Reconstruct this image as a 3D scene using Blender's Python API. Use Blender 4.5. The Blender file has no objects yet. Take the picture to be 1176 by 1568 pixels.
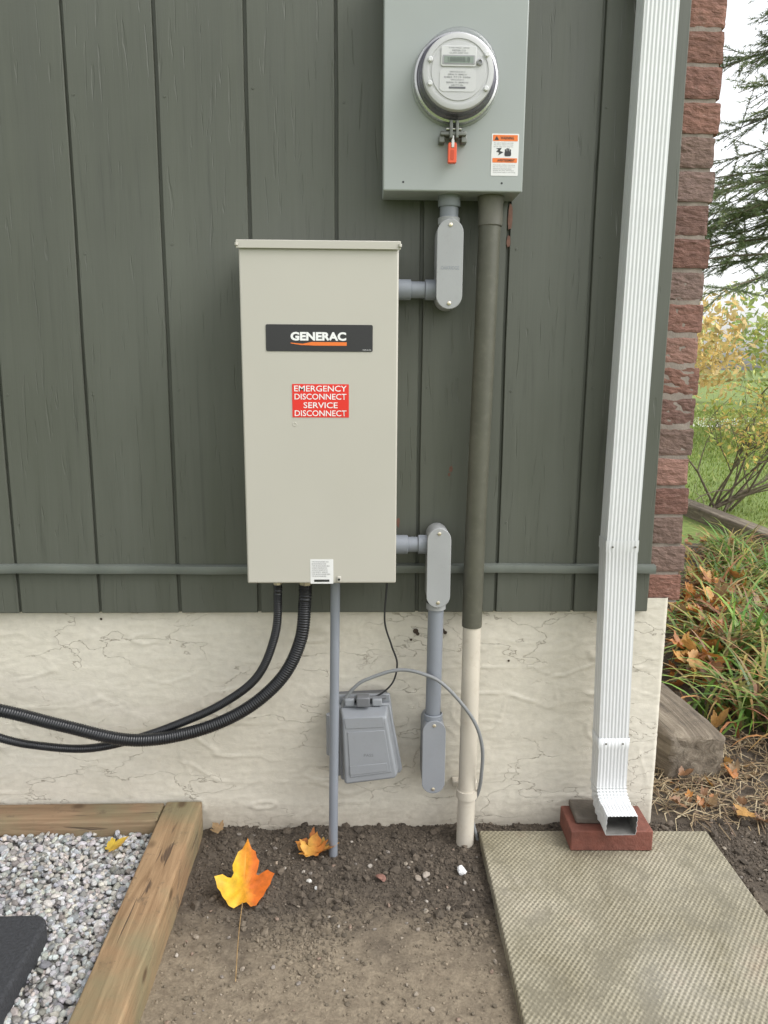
import bpy, bmesh, math, random
import numpy as np
from mathutils import Matrix, Vector, noise
random.seed(7); rng=np.random.default_rng(7)
sc=bpy.context.scene
# ------------------------------------------------------------------ node helpers
def new_mat(name):
    m=bpy.data.materials.new(name); m.use_nodes=True
    nt=m.node_tree; b=nt.nodes['Principled BSDF']
    return m,nt,b
def N(nt,t,**k):
    n=nt.nodes.new(t)
    for a,v in k.items(): setattr(n,a,v)
    return n
def coords(nt,scale=(1,1,1)):
    tc=N(nt,'ShaderNodeTexCoord'); mp=N(nt,'ShaderNodeMapping'); mp.inputs['Scale'].default_value=scale
    nt.links.new(tc.outputs['Object'],mp.inputs['Vector']); return mp.outputs['Vector']
def noi(nt,vec,scale,detail=4,rough=.55,dist=0):
    n=N(nt,'ShaderNodeTexNoise'); n.inputs['Scale'].default_value=scale; n.inputs['Detail'].default_value=detail
    n.inputs['Roughness'].default_value=rough; n.inputs['Distortion'].default_value=dist
    nt.links.new(vec,n.inputs['Vector']); return n.outputs['Fac']
def ramp(nt,fac,stops):
    r=N(nt,'ShaderNodeValToRGB'); e=r.color_ramp.elements
    while len(e)<len(stops): e.new(.5)
    for i,(p,c) in enumerate(stops):
        e[i].position=p; e[i].color=(*c,1) if len(c)==3 else c
    nt.links.new(fac,r.inputs['Fac']); return r.outputs['Color']
def mixc(nt,f,a,b,mode='MIX'):
    n=N(nt,'ShaderNodeMix',data_type='RGBA',blend_type=mode)
    for s,v in ((0,f),(6,a),(7,b)):
        if isinstance(v,(int,float)): n.inputs[s].default_value=v
        elif isinstance(v,tuple): n.inputs[s].default_value=(*v,1)
        else: nt.links.new(v,n.inputs[s])
    return n.outputs[2]
def math_(nt,op,a,b=None,c=None):
    n=N(nt,'ShaderNodeMath',operation=op)
    for i,v in enumerate((a,b,c)):
        if v is None: continue
        if isinstance(v,(int,float)): n.inputs[i].default_value=v
        else: nt.links.new(v,n.inputs[i])
    return n.outputs[0]
def bump(nt,b,h,strength=.3,dist=.002,prev=None):
    n=N(nt,'ShaderNodeBump'); n.inputs['Strength'].default_value=strength; n.inputs['Distance'].default_value=dist
    nt.links.new(h,n.inputs['Height'])
    if prev is not None: nt.links.new(prev,n.inputs['Normal'])
    nt.links.new(n.outputs['Normal'],b.inputs['Normal']); return n.outputs['Normal']
def grey(v): return (v,v,v)
K=.82
def M(name,c,var=.12,rough=.5,metal=0,vscale=8,bmp=.15,bscale=400,bdist=.0006,dirt=0,dirtc=(.12,.09,.06),stretch=(1,1,1),k=K):
    c=tuple(x*(k if metal<.3 else 1) for x in c); dirtc=tuple(x*k for x in dirtc)
    m,nt,b=new_mat(name); v=coords(nt,stretch)
    f=noi(nt,v,vscale,5)
    lo=tuple(x*(1-var) for x in c); hi=tuple(min(1,x*(1+var)) for x in c)
    col=ramp(nt,f,[(.3,lo),(.7,hi)])
    if dirt>0:
        d=noi(nt,v,vscale*4,8,.7); dm=ramp(nt,d,[(.52,grey(0)),(.75,grey(dirt))])
        col=mixc(nt,dm,col,dirtc)
    nt.links.new(col,b.inputs['Base Color'])
    b.inputs['Metallic'].default_value=metal
    r=ramp(nt,noi(nt,v,vscale*3,4),[(.3,grey(max(0,rough-.08))),(.7,grey(min(1,rough+.08)))])
    nt.links.new(r,b.inputs['Roughness'])
    if bmp>0: bump(nt,b,noi(nt,v,bscale,3),bmp,bdist)
    return m
def MA(name,rough=.7,mul=K,bmp=.3,bscale=300,bdist=.001,trans=0,stretch=(1,1,1),fleck=0,fleckc=(.5,.45,.4)):
    """material reading per-piece colour attribute"""
    m,nt,b=new_mat(name); a=N(nt,'ShaderNodeAttribute',attribute_name='Col')
    v=coords(nt,stretch); f=noi(nt,v,bscale*.5,5,.6)
    col=mixc(nt,1.0,a.outputs['Color'],ramp(nt,f,[(.3,grey(.72*mul)),(.7,grey(1.2*mul))]),'MULTIPLY')
    if fleck>0: col=mixc(nt,ramp(nt,noi(nt,v,bscale*.7,7,.75),[(.58,grey(0)),(.70,grey(fleck))]),col,fleckc)
    nt.links.new(col,b.inputs['Base Color']); b.inputs['Roughness'].default_value=rough
    if bmp>0: bump(nt,b,noi(nt,v,bscale,5,.65),bmp,bdist)
    if trans>0:
        t=N(nt,'ShaderNodeBsdfTranslucent'); nt.links.new(col,t.inputs['Color'])
        mx=N(nt,'ShaderNodeMixShader'); mx.inputs[0].default_value=trans
        out=nt.nodes['Material Output']
        nt.links.new(b.outputs[0],mx.inputs[1]); nt.links.new(t.outputs[0],mx.inputs[2]); nt.links.new(mx.outputs[0],out.inputs['Surface'])
    return m
# ------------------------------------------------------------------ mesh helpers
def empty(name):
    e=bpy.data.objects.new(name,None); e.empty_display_size=.05; sc.collection.objects.link(e); return e
def obj(name,verts,faces,mat=None,parent=None,smooth=None,cols=None,bevel=0,seg=2,recalc=False):
    me=bpy.data.meshes.new(name)
    me.from_pydata([tuple(map(float,v)) for v in verts] if not isinstance(verts,np.ndarray) else verts.tolist(),[],faces if not isinstance(faces,np.ndarray) else faces.tolist())
    me.update()
    if recalc:
        bm=bmesh.new(); bm.from_mesh(me); bmesh.ops.recalc_face_normals(bm,faces=bm.faces); bm.to_mesh(me); bm.free()
    if cols is not None:
        ca=me.color_attributes.new('Col','FLOAT_COLOR','POINT')
        cc=np.ones((len(me.vertices),4),dtype=np.float32); cc[:,:3]=np.asarray(cols); ca.data.foreach_set('color',cc.ravel())
    if smooth is not None:
        me.polygons.foreach_set('use_smooth',[True]*len(me.polygons))
        if smooth<3: me.set_sharp_from_angle(angle=smooth)
    o=bpy.data.objects.new(name,me); sc.collection.objects.link(o)
    if mat: me.materials.append(mat)
    if parent: o.parent=parent
    if bevel>0:
        md=o.modifiers.new('b','BEVEL'); md.width=bevel; md.segments=seg; md.limit_method='ANGLE'; md.angle_limit=.6
        me.polygons.foreach_set('use_smooth',[True]*len(me.polygons)); me.set_sharp_from_angle(angle=.9)
    return o
def box(name,x0,x1,y0,y1,z0,z1,mat,parent=None,bevel=.002,seg=2):
    v=[(x,y,z) for x in(x0,x1) for y in(y0,y1) for z in(z0,z1)]
    f=[(0,1,3,2),(4,6,7,5),(0,4,5,1),(2,3,7,6),(0,2,6,4),(1,5,7,3)]
    return obj(name,v,f,mat,parent,bevel=bevel,seg=seg)
def prism(name,poly,y0,y1,mat,parent=None,bevel=0,seg=2,scale_front=1):
    n=len(poly); cx=sum(p[0] for p in poly)/n; cz=sum(p[1] for p in poly)/n
    v=[(p[0],y0,p[1]) for p in poly]+[(cx+(p[0]-cx)*scale_front,y1,cz+(p[1]-cz)*scale_front) for p in poly]
    f=[tuple(range(n-1,-1,-1)),tuple(range(n,2*n))]+[(i,(i+1)%n,n+(i+1)%n,n+i) for i in range(n)]
    return obj(name,v,f,mat,parent,bevel=bevel,seg=seg,recalc=True)
def stadium(cx,z0,z1,r,n=12):
    p=[]
    for i in range(n+1): a=math.pi*i/n; p.append((cx+r*math.cos(a),z1-r+r*math.sin(a)))
    for i in range(n+1): a=math.pi+math.pi*i/n; p.append((cx+r*math.cos(a),z0+r+r*math.sin(a)))
    return p
def rrect(x0,x1,z0,z1,r,n=5):
    p=[]
    for cx,cz,a0 in((x1-r,z1-r,0),(x0+r,z1-r,90),(x0+r,z0+r,180),(x1-r,z0+r,270)):
        for i in range(n+1):
            a=math.radians(a0+90*i/n); p.append((cx+r*math.cos(a),cz+r*math.sin(a)))
    return p
def circ(cx,cz,r,n=32): return [(cx+r*math.cos(2*math.pi*i/n),cz+r*math.sin(2*math.pi*i/n)) for i in range(n)]
def catmull(pts,step):
    P=[Vector(p) for p in pts]; P=[2*P[0]-P[1]]+P+[2*P[-1]-P[-2]]; out=[]
    for i in range(1,len(P)-2):
        p0,p1,p2,p3=P[i-1:i+3]; n=max(2,int((p2-p1).length/step))
        for k in range(n):
            t=k/n; out.append(.5*((2*p1)+(-p0+p2)*t+(2*p0-5*p1+4*p2-p3)*t*t+(-p0+3*p1-3*p2+p3)*t**3))
    out.append(P[-2]); return out
def tube_data(path,rad,seg=12,cap=True):
    P=[Vector(p) for p in path]; n=len(P); V=[];F=[]
    t0=(P[1]-P[0]).normalized(); up=Vector((0,1,0)) if abs(t0.y)<.9 else Vector((1,0,0))
    u=t0.cross(up).normalized()
    for i,p in enumerate(P):
        t=(P[min(i+1,n-1)]-P[max(i-1,0)]).normalized()
        u=(u-t*u.dot(t)).normalized(); w=t.cross(u)
        r=rad(i) if callable(rad) else rad
        for k in range(seg):
            a=2*math.pi*k/seg; V.append(p+u*(r*math.cos(a))+w*(r*math.sin(a)))
    for i in range(n-1):
        for k in range(seg):
            a=i*seg+k;b=i*seg+(k+1)%seg; F.append((a,b,b+seg,a+seg))
    if cap: F.append(tuple(range(seg-1,-1,-1))); F.append(tuple(range((n-1)*seg,n*seg)))
    return V,F
def tube(name,path,rad,mat,parent=None,seg=20,cap=True,sharp=.7):
    V,F=tube_data(path,rad,seg,cap); return obj(name,V,F,mat,parent,smooth=sharp,recalc=True)
def lathe(name,prof,origin,axis,mat,parent=None,seg=40,sharp=.6):
    ax=Vector(axis).normalized(); u=ax.orthogonal().normalized(); w=ax.cross(u); O=Vector(origin); V=[];F=[]
    for r,h in prof:
        for k in range(seg):
            a=2*math.pi*k/seg; V.append(O+ax*h+u*(r*math.cos(a))+w*(r*math.sin(a)))
    for i in range(len(prof)-1):
        for k in range(seg):
            a=i*seg+k;b=i*seg+(k+1)%seg; F.append((a,b,b+seg,a+seg))
    return obj(name,V,F,mat,parent,smooth=sharp)
def text(name,body,x0,x1,z0,z1,y,mat,parent,bold=0):
    cu=bpy.data.curves.new(name,'FONT'); cu.body=body; cu.size=1; cu.offset=bold; cu.align_x='CENTER'; cu.resolution_u=3
    o=bpy.data.objects.new('tmp',cu); sc.collection.objects.link(o)
    bpy.context.view_layer.update()
    me=bpy.data.meshes.new_from_object(o.evaluated_get(bpy.context.evaluated_depsgraph_get()))
    bpy.data.objects.remove(o)
    vs=[v.co.copy() for v in me.vertices]
    ax=min(v.x for v in vs);bx=max(v.x for v in vs);ay=min(v.y for v in vs);by=max(v.y for v in vs)
    sx=(x1-x0)/(bx-ax); sz=(z1-z0)/(by-ay)
    for v in me.vertices:
        c=v.co.copy(); v.co=(x0+(c.x-ax)*sx,y,z0+(c.y-ay)*sz)
    me.materials.clear(); me.materials.append(mat)
    o=bpy.data.objects.new(name,me); sc.collection.objects.link(o); o.parent=parent; return o
def join(parts):
    V=[];F=[]
    for v,f in parts:
        b=len(V); V+=list(v); F+=[tuple(i+b for i in q) for q in f]
    return V,F
def ico(sub):
    bm=bmesh.new(); bmesh.ops.create_icosphere(bm,subdivisions=sub,radius=1)
    v=np.array([x.co[:] for x in bm.verts]); f=np.array([[q.index for q in p.verts] for p in bm.faces]); bm.free(); return v,f
def stones(name,pos,size,mat,cols,sub=2,flat=.7,rough=.18,parent=None,smooth=None):
    bv,bf=ico(sub); n=len(pos); k=len(bv)
    V=np.zeros((n*k,3)); F=np.zeros((n*len(bf),3),dtype=int); C=np.zeros((n*k,3))
    for i in range(n):
        s=size[i]; sc3=s*np.array([rng.uniform(.75,1.25),rng.uniform(.75,1.25),rng.uniform(flat*.8,flat*1.2)])
        v=bv.copy()
        for _ in range(6):
            d=rng.normal(size=3); d/=np.linalg.norm(d); h=rng.uniform(.55,.85)
            dd=v@d; over=np.clip(dd-h,0,None); v=v-over[:,None]*d
        v=v*(1+rng.normal(0,rough*.3,size=(k,1)))*sc3
        a=rng.uniform(0,6.28); t=rng.normal(0,.35)
        ca,sa=math.cos(a),math.sin(a); ct,st=math.cos(t),math.sin(t)
        Rm=np.array([[ca,-sa,0],[sa,ca,0],[0,0,1]])@np.array([[1,0,0],[0,ct,-st],[0,st,ct]])
        V[i*k:(i+1)*k]=v@Rm.T+pos[i]; F[i*len(bf):(i+1)*len(bf)]=bf+i*k; C[i*k:(i+1)*k]=cols[i]
    return obj(name,V,F,mat,parent,cols=C,smooth=smooth)

# ------------------------------------------------------------------ camera
t=math.radians(10.7); psi=math.radians(1.7); roll=.0064
R=(Matrix.Rotation(-psi,3,'Z')@Matrix.Rotation(math.pi/2-t,3,'X')@Matrix.Rotation(roll,3,'Z'))
cd=bpy.data.cameras.new('camera'); cam=bpy.data.objects.new('camera',cd); sc.collection.objects.link(cam); sc.camera=cam
cd.sensor_fit='VERTICAL'; cd.sensor_height=24; cd.sensor_width=18; cd.lens=24*1178/1568; cd.clip_start=.02; cd.clip_end=2000
cam.matrix_world=Matrix.Translation((0,-1.75,1.155))@R.to_4x4()
# ------------------------------------------------------------------ world + sun (overcast)
EL=math.radians(48); AZ=math.radians(118)
w=bpy.data.worlds.new('World'); sc.world=w; w.use_nodes=True; nt=w.node_tree; bg=nt.nodes['Background']
sky=N(nt,'ShaderNodeTexSky',sky_type='NISHITA'); sky.sun_disc=False; sky.sun_elevation=EL; sky.sun_rotation=AZ; sky.dust_density=3; sky.air_density=1.0; sky.ozone_density=1
hs=N(nt,'ShaderNodeHueSaturation'); hs.inputs['Saturation'].default_value=.10; hs.inputs['Value'].default_value=2.3
nt.links.new(sky.outputs[0],hs.inputs['Color']); nt.links.new(hs.outputs[0],bg.inputs['Color']); bg.inputs['Strength'].default_value=.15
sd=bpy.data.lights.new('sun','SUN'); sd.energy=.5; sd.angle=math.radians(30); sd.color=(1,.97,.93)
so=bpy.data.objects.new('sun',sd); sc.collection.objects.link(so)
sdir=Vector((math.sin(AZ)*math.cos(EL),math.cos(AZ)*math.cos(EL),math.sin(EL)))
so.rotation_euler=sdir.to_track_quat('Z','Y').to_euler(); so.location=sdir*20
sc.view_settings.view_transform='Standard'; sc.view_settings.look='None'; sc.view_settings.exposure=0

# ================================================================== HOUSE
house=empty('house')
m_sid,nt,b=new_mat('green_siding_paint')
v1=coords(nt,(70,1,3)); v2=coords(nt,(9,1,160)); v3=coords(nt); v4=coords(nt,(14,1,1.2))
grain=noi(nt,v1,1,6,.65,.4); saw=noi(nt,v2,1,3,.5); big=noi(nt,v3,1.6,4); strk=noi(nt,v4,1,4,.6)
col=ramp(nt,big,[(.3,(.070,.075,.058)),(.7,(.092,.098,.081))])
col=mixc(nt,1,col,ramp(nt,strk,[(.3,grey(.92)),(.72,grey(1.08))]),'MULTIPLY')
col=mixc(nt,1,col,ramp(nt,grain,[(.28,grey(.78)),(.42,grey(.98)),(.75,grey(1.06))]),'MULTIPLY')
sp=noi(nt,coords(nt,(1,1,.5)),38,8,.75); col=mixc(nt,ramp(nt,sp,[(.70,grey(0)),(.76,grey(.45))]),col,(.15,.12,.08))
nt.links.new(col,b.inputs['Base Color'])
nt.links.new(ramp(nt,strk,[(.3,grey(.42)),(.7,grey(.6))]),b.inputs['Roughness'])
n1=bump(nt,b,grain,.5,.0010); crk=noi(nt,coords(nt,(110,1,7)),1,2,.5,.8)
n2=bump(nt,b,ramp(nt,crk,[(.30,grey(0)),(.36,grey(1))]),.7,.0012,n1); bump(nt,b,saw,.16,.0006,n2)
grooves=[-.055+.1865*k for k in range(-20,4)]
grooves=[g+random.uniform(-.0008,.0008) for g in grooves]
def siding(name,z0,z1,y):
    xs=[(-4.0,0)]
    for g in grooves:
        if g<-3.95 or g>.66: continue
        wd=.0036+random.uniform(-.0005,.0005)
        xs+=[(g-wd-.0012,0),(g-wd,.0015),(g-wd+.0005,.009),(g+wd-.0005,.009),(g+wd,.0015),(g+wd+.0012,0)]
    xs+=[(.684,0),(.686,.002),(.686,.03)]
    V=[];F=[]; n=len(xs)
    zs=[z0,z0+.002]+[z0+(z1-z0)*k/8 for k in range(1,9)]
    for j,z in enumerate(zs):
        for x,d in xs: V.append((x+.0008*math.sin(z*9+x*20),y+d+(.0015 if j==0 else 0),z))
    for j in range(len(zs)-1):
        for i in range(n-1): a=j*n+i; F.append((a,a+1,a+n+1,a+n))
    base=len(V)
    for x,d in xs: V.append((x,y+.03,z0))
    for i in range(n-1): F.append((base+i,base+i+1,i+1,i))
    return obj(name,V,F,m_sid,house)
siding('siding_upper',.692,2.75,0.0)
siding('siding_skirt',.581,.684,0.003)
parts=[]
for g in grooves[15:]:
    for z in np.arange(.78,2.7,.31):
        x=g+.017+random.uniform(-.003,.003); zz=z+random.uniform(-.02,.02)
        parts.append(([(x+.0026*math.cos(a_),-.0009,zz+.0026*math.sin(a_)) for a_ in np.linspace(0,6.283,10)[:-1]]+[(x+.0032*math.cos(a_),.0005,zz+.0032*math.sin(a_)) for a_ in np.linspace(0,6.283,10)[:-1]],[tuple(range(9))]+[(i,(i+1)%9,9+(i+1)%9,9+i) for i in range(9)]))
V,F=join(parts); obj('nail_heads',V,F,m_sid,house,recalc=True)
# old paint showing beside the fittings
m_old_p=M('old_brown_paint',(.16,.075,.05),var=.3,rough=.7,vscale=60)
def blotch(cx,cz,rx,rz,sd_):
    P=[]
    for i in range(26):
        a_=2*math.pi*i/26; r=1+.35*noise.noise(Vector((math.cos(a_)*1.6+sd_,math.sin(a_)*1.6,sd_))); P.append((cx+rx*r*math.cos(a_),cz+rz*r*math.sin(a_)))
    return P
for cx,cz,rx,rz in((.322,1.475,.0055,.026),(.320,1.425,.0045,.012),(.085,.800,.004,.011),(.205,.925,.004,.007),(.201,.912,.003,.004)):
    prism('bare_paint_patch',blotch(cx,cz,rx,rz,cx*40),.0004,-.0006,m_old_p,house)
box('wall_core',-4,.684,.031,.30,.56,2.75,M('sheathing',(.05,.05,.045),rough=.9),house,bevel=0)
m_fl=M('painted_flashing',(.155,.172,.152),var=.15,rough=.4,vscale=12,bmp=.3,bscale=90,bdist=.001,dirt=.25)
prof=[(.004,.700),(-.006,.7005),(-.0125,.698),(-.0135,.692),(-.0135,.684),(-.012,.680),(-.004,.6795),(.004,.6795)]
V=[];F=[];xs=np.linspace(-4,.694,90)
for x in xs:
    wob=.0012*math.sin(x*6)+.0006*math.sin(x*23)
    for y,z in prof: V.append((x,y,z+wob))
k=len(prof)
for i in range(len(xs)-1):
    for j in range(k-1): F.append((i*k+j,(i+1)*k+j,(i+1)*k+j+1,i*k+j+1))
F.append(tuple(range((len(xs)-1)*k,len(xs)*k)))
obj('drip_flashing',V,F,m_fl,house,smooth=.8)
# foundation (parged)
m_fo,nt,b=new_mat('parged_foundation')
v=coords(nt); vs=coords(nt,(1,1,2.2))
big=noi(nt,v,2.5,5); fine=noi(nt,v,60,6,.6); tro=noi(nt,vs,16,7,.66,.6)
col=ramp(nt,big,[(.3,(.55,.515,.43)),(.7,(.62,.585,.505))])
col=mixc(nt,1,col,ramp(nt,fine,[(.3,grey(.92)),(.7,grey(1.05))]),'MULTIPLY')
stn=noi(nt,coords(nt,(1,1,1)),14,8,.75); col=mixc(nt,ramp(nt,stn,[(.64,grey(0)),(.77,grey(.5))]),col,(.30,.23,.15))
vo=N(nt,'ShaderNodeTexVoronoi',feature='DISTANCE_TO_EDGE'); vo.inputs['Scale'].default_value=4.2
wv=N(nt,'ShaderNodeVectorMath',operation='ADD'); nn=N(nt,'ShaderNodeTexNoise'); nn.inputs['Scale'].default_value=9; nn.inputs['Detail'].default_value=5
nt.links.new(vs,nn.inputs['Vector']); sc_=N(nt,'ShaderNodeVectorMath',operation='SCALE'); sc_.inputs['Scale'].default_value=.35
nt.links.new(nn.outputs['Color'],sc_.inputs[0]); nt.links.new(vs,wv.inputs[0]); nt.links.new(sc_.outputs[0],wv.inputs[1]); nt.links.new(wv.outputs[0],vo.inputs['Vector'])
cm=math_(nt,'MULTIPLY',ramp(nt,vo.outputs['Distance'],[(0.0,grey(1)),(.009,grey(0))]),ramp(nt,noi(nt,v,5,3),[(.44,grey(0)),(.52,grey(1))]))
col=mixc(nt,math_(nt,'MULTIPLY',cm,.5),col,(.22,.17,.11))
sep=N(nt,'ShaderNodeSeparateXYZ'); nt.links.new(v,sep.inputs[0])
low=math_(nt,'MULTIPLY',ramp(nt,math_(nt,'ADD',sep.outputs['Z'],math_(nt,'MULTIPLY',fine,.06)),[(.03,grey(1)),(.11,grey(0))]),.45)
col=mixc(nt,low,col,(.24,.19,.14))
nt.links.new(col,b.inputs['Base Color']); b.inputs['Roughness'].default_value=.6
a1=bump(nt,b,tro,.6,.0030); a2=bump(nt,b,fine,.4,.0012,a1); bump(nt,b,math_(nt,'SUBTRACT',1,cm),.8,.002,a2)
def fy(x,z):
    a=noise.noise(Vector((x*6,z*15,1)))*.0014+noise.noise(Vector((x*2.2,z*3,5)))*.0022
    r=abs(noise.noise(Vector((x*3.0+.8*noise.noise(Vector((x*5,z*6,9))),z*14,3))))
    k=max(0,noise.noise(Vector((x*4.5,z*6,7)))+.10)*2.6
    ridge=-.0030*max(0,1-r*24)*min(1,k)
    r3=abs(noise.noise(Vector((x*7,z*8+x*3,23)))); k3=max(0,noise.noise(Vector((x*3.5,z*5,37))))*3
    ridge+=-.0020*max(0,1-r3*26)*min(1,k3)
    r2=abs(noise.noise(Vector((x*16,z*44,13)))); ridge+=-.0009*max(0,1-r2*6)
    return .024+a+ridge
xs=list(np.arange(-1.3,.735,.0045))+[.737,.742,.745]; xs=[-4,-3,-2]+xs; zs=list(np.arange(-.08,.61,.0045))
V=[];F=[]
for z in zs:
    for i,x in enumerate(xs):
        y=fy(x,z)
        if x>.74: y+= .002 if x<.744 else .006
        V.append((x,y,z))
for j in range(len(zs)-1):
    for i in range(len(xs)-1): a=j*len(xs)+i; F.append((a,a+1,a+1+len(xs),a+len(xs)))
obj('foundation_face',V,F,m_fo,house,smooth=4)
m_hole=M('old_screw_hole',(.07,.05,.035),rough=.9)
for x,z,r in((.131,.527,.0045),(.136,.520,.003),(.196,.528,.004),(.203,.523,.003),(-.62,.56,.002),(.36,.45,.002),(.12,.505,.002)):
    lathe('old_screw_hole',[(r*1.5,0),(r,.0008),(r*.9,.0002),(0,.0001)],(x,.0218,z),(0,-1,0),m_hole,house,10)
box('foundation_core',-4,.7455,.04,4,-.1,.595,m_fo,house,bevel=.004)
# brick corner
m_br=MA('red_brick',rough=.85,mul=.80,bmp=1,bscale=110,bdist=.006,stretch=(.6,.6,1.5),fleck=.5,fleckc=(.33,.24,.195))
m_mo=M('mortar',(.29,.245,.21),var=.2,rough=.95,bscale=200,bmp=.6,bdist=.002,vscale=30)
parts=[];cols=[]
pal=[(.24,.120,.092),(.27,.135,.10),(.21,.115,.092),(.29,.160,.125),(.20,.13,.105),(.30,.145,.105),(.25,.165,.14)]
zc=.597; ci=0
while zc<2.72:
    off=0 if ci%2==0 else .10
    y0=.031; first=True
    while y0<3.9:
        L=.195 if not(first and off) else .092
        x0=.688+random.uniform(-.002,.002); x1=.772+random.uniform(-.004,.005)+(.004 if ci%2 else 0)
        jy=random.uniform(-.002,.003)
        bm=bmesh.new(); bmesh.ops.create_cube(bm,size=1)
        if first: bmesh.ops.subdivide_edges(bm,edges=bm.edges[:],cuts=9,use_grid_fill=True)
        for vv in bm.verts:
            c=vv.co; p=Vector(((x0+x1)/2+c.x*(x1-x0),y0+jy+(c.y+.5)*L,zc+.0038+(c.z+.5)*.0635))
            if first:
                e=(abs(c.x)>.49)+(abs(c.y)>.49)+(abs(c.z)>.49)
                cen=Vector(((x0+x1)/2,y0+L/2,zc+.0355))
                if e>=2: p+= (cen-p).normalized()*(.0018 if e==2 else .003)
                nv=noise.noise_vector(p*60+Vector((ci,0,0))); p+=nv*.0018
                p.y+=.0020*noise.noise(Vector((p.x*55,ci*3,p.z*170)))
            vv.co=p
        vs_=[vv.co.copy() for vv in bm.verts]; bm.verts.index_update(); fs_=[tuple(q.index for q in f.verts) for f in bm.faces]; bm.free()
        parts.append((vs_,fs_)); c=random.choice(pal); s=random.uniform(.85,1.15); cols+=[tuple(q*s for q in c)]*len(vs_)
        y0+=L+.010; first=False
    zc+=.0705; ci+=1
V,F=join(parts); obj('brick_corner',V,F,m_br,house,cols=cols)
box('mortar_core',.690,.7675,.0345,3.9,.594,2.74,m_mo,house,bevel=0)
box('side_wall_core',-4,.689,.31,3.9,.597,2.74,m_mo,house,bevel=0)
m_rf=M('roof_shingle',(.07,.065,.06),rough=.9)
V=[(-4.3,-.45,2.65),(1.2,-.45,2.65),(1.2,4.3,2.65),(-4.3,4.3,2.65),(-4.3,1.9,3.7),(1.2,1.9,3.7)]
V=[(x,y+.35,z+.15) for x,y,z in V]
obj('roof',V,[(0,1,5,4),(2,3,4,5),(0,4,3),(1,2,5),(0,3,2,1)],m_rf,house)

# ================================================================== metal / plastic materials
m_box=M('beige_enamel',(.535,.513,.455),var=.03,rough=.42,vscale=3,bmp=.12,bscale=700,bdist=.0003)
m_met=M('grey_enamel',(.36,.388,.376),var=.04,rough=.38,vscale=4,bmp=.08,bscale=500,bdist=.0003)
m_pvc=M('grey_pvc',(.25,.272,.308),var=.06,rough=.42,vscale=10,bmp=.1,dirt=.12)
m_pvcL=M('light_grey_pvc',(.37,.38,.385),var=.05,rough=.5,vscale=14,bmp=.2,bscale=300,dirt=.12)
m_grn=M('green_painted_pipe',(.095,.094,.070),var=.12,rough=.5,vscale=14,bmp=.3,bscale=180,dirt=.25,dirtc=(.2,.19,.15))
m_crm=M('cream_painted_pipe',(.62,.57,.48),var=.07,rough=.55,vscale=12,bmp=.3,bscale=120,dirt=.3,dirtc=(.3,.22,.14))
m_blk=M('black_conduit_rubber',(.012,.013,.016),var=.3,rough=.32,vscale=20,bmp=.15)
m_dark=M('black_plastic',(.02,.02,.022),rough=.45)
m_signb=M('black_sign',(.028,.027,.03),rough=.35,var=.05)
m_red=M('red_label',(.80,.030,.020),rough=.4,var=.05,bmp=0)
m_or=M('orange_plastic',(.85,.11,.035),rough=.4,var=.1)
m_oran=M('orange_print',(.88,.20,.03),rough=.5,var=.03,bmp=0)
m_wht=M('white_label',(.82,.82,.82),rough=.45,var=.03,bmp=0)
m_wtx=M('white_print',(.90,.90,.90),rough=.5,var=.02,bmp=0)
m_gtx=M('grey_print',(.16,.16,.17),rough=.5,var=.02,bmp=0)
m_ktx=M('black_print',(.03,.03,.03),rough=.5,var=.02,bmp=0)
m_brass=M('zinc_fitting',(.62,.56,.44),metal=.8,rough=.35,var=.15,vscale=30)
m_steel=M('steel_screw',(.5,.49,.46),metal=.9,rough=.35)
m_cable=M('grey_cable_jacket',(.24,.25,.255),rough=.5,var=.1)

# ================================================================== transfer switch / disconnect box
ts=empty('transfer_switch_enclosure')
box('cabinet_body',-.2405,.0725,-.163,-.002,.704,1.386,m_box,ts,bevel=.003)
box('front_cover',-.2410,.0730,-.1715,-.1635,.7025,1.3835,m_box,ts,bevel=.0035,seg=3)
box('top_cap',-.2450,.0765,-.1765,-.0025,1.3850,1.3965,m_box,ts,bevel=.002)
box('top_cap_lip',-.2450,.0765,-.1780,-.1755,1.3800,1.3955,m_box,ts,bevel=.0010)
for x in(-.2435,.0750): lathe('cap_bead',[(0,0),(.0032,.0008),(.0034,.006),(0,.008)],(x,-.1795,1.391),(0,0,-1),m_box,ts,12)
prism('name_sign',rrect(-.191,.022,1.184,1.2365,.003),-.1716,-.1726,m_signb,ts)
text('sign_lettering','GENERAC',-.142,-.031,1.2050,1.2220,-.1732,m_wtx,ts,bold=.045)
prism('sign_swoosh',[(-.094,1.1955),(-.030,1.1955),(-.030,1.2025),(-.100,1.2025),(-.118,1.199),(-.130,1.2000),(-.142,1.2010),(-.142,1.1995),(-.122,1.1965)][::-1],-.1727,-.1730,m_oran,ts)
text('sign_small','MADE IN USA',.002,.019,1.1865,1.1885,-.1732,m_wtx,ts)
prism('disconnect_label',rrect(-.1405,-.026,1.0525,1.1195,.001),-.1716,-.1722,m_red,ts)
for i,s in enumerate(['EMERGENCY','DISCONNECT','SERVICE','DISCONNECT']):
    zt=1.1165-i*.0162-(.001 if i>1 else 0); wd={'EMERGENCY':.053,'DISCONNECT':.0525,'SERVICE':.0345}[s]
    text('label_line_%d'%(i+1),s,-.0833-wd,-.0833+wd,zt-.0118,zt,-.1726,m_wtx,ts,bold=.008)
prism('rating_label',rrect(-.108,-.0595,.702,.755,.001),-.1716,-.1720,m_wht,ts)
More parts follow.
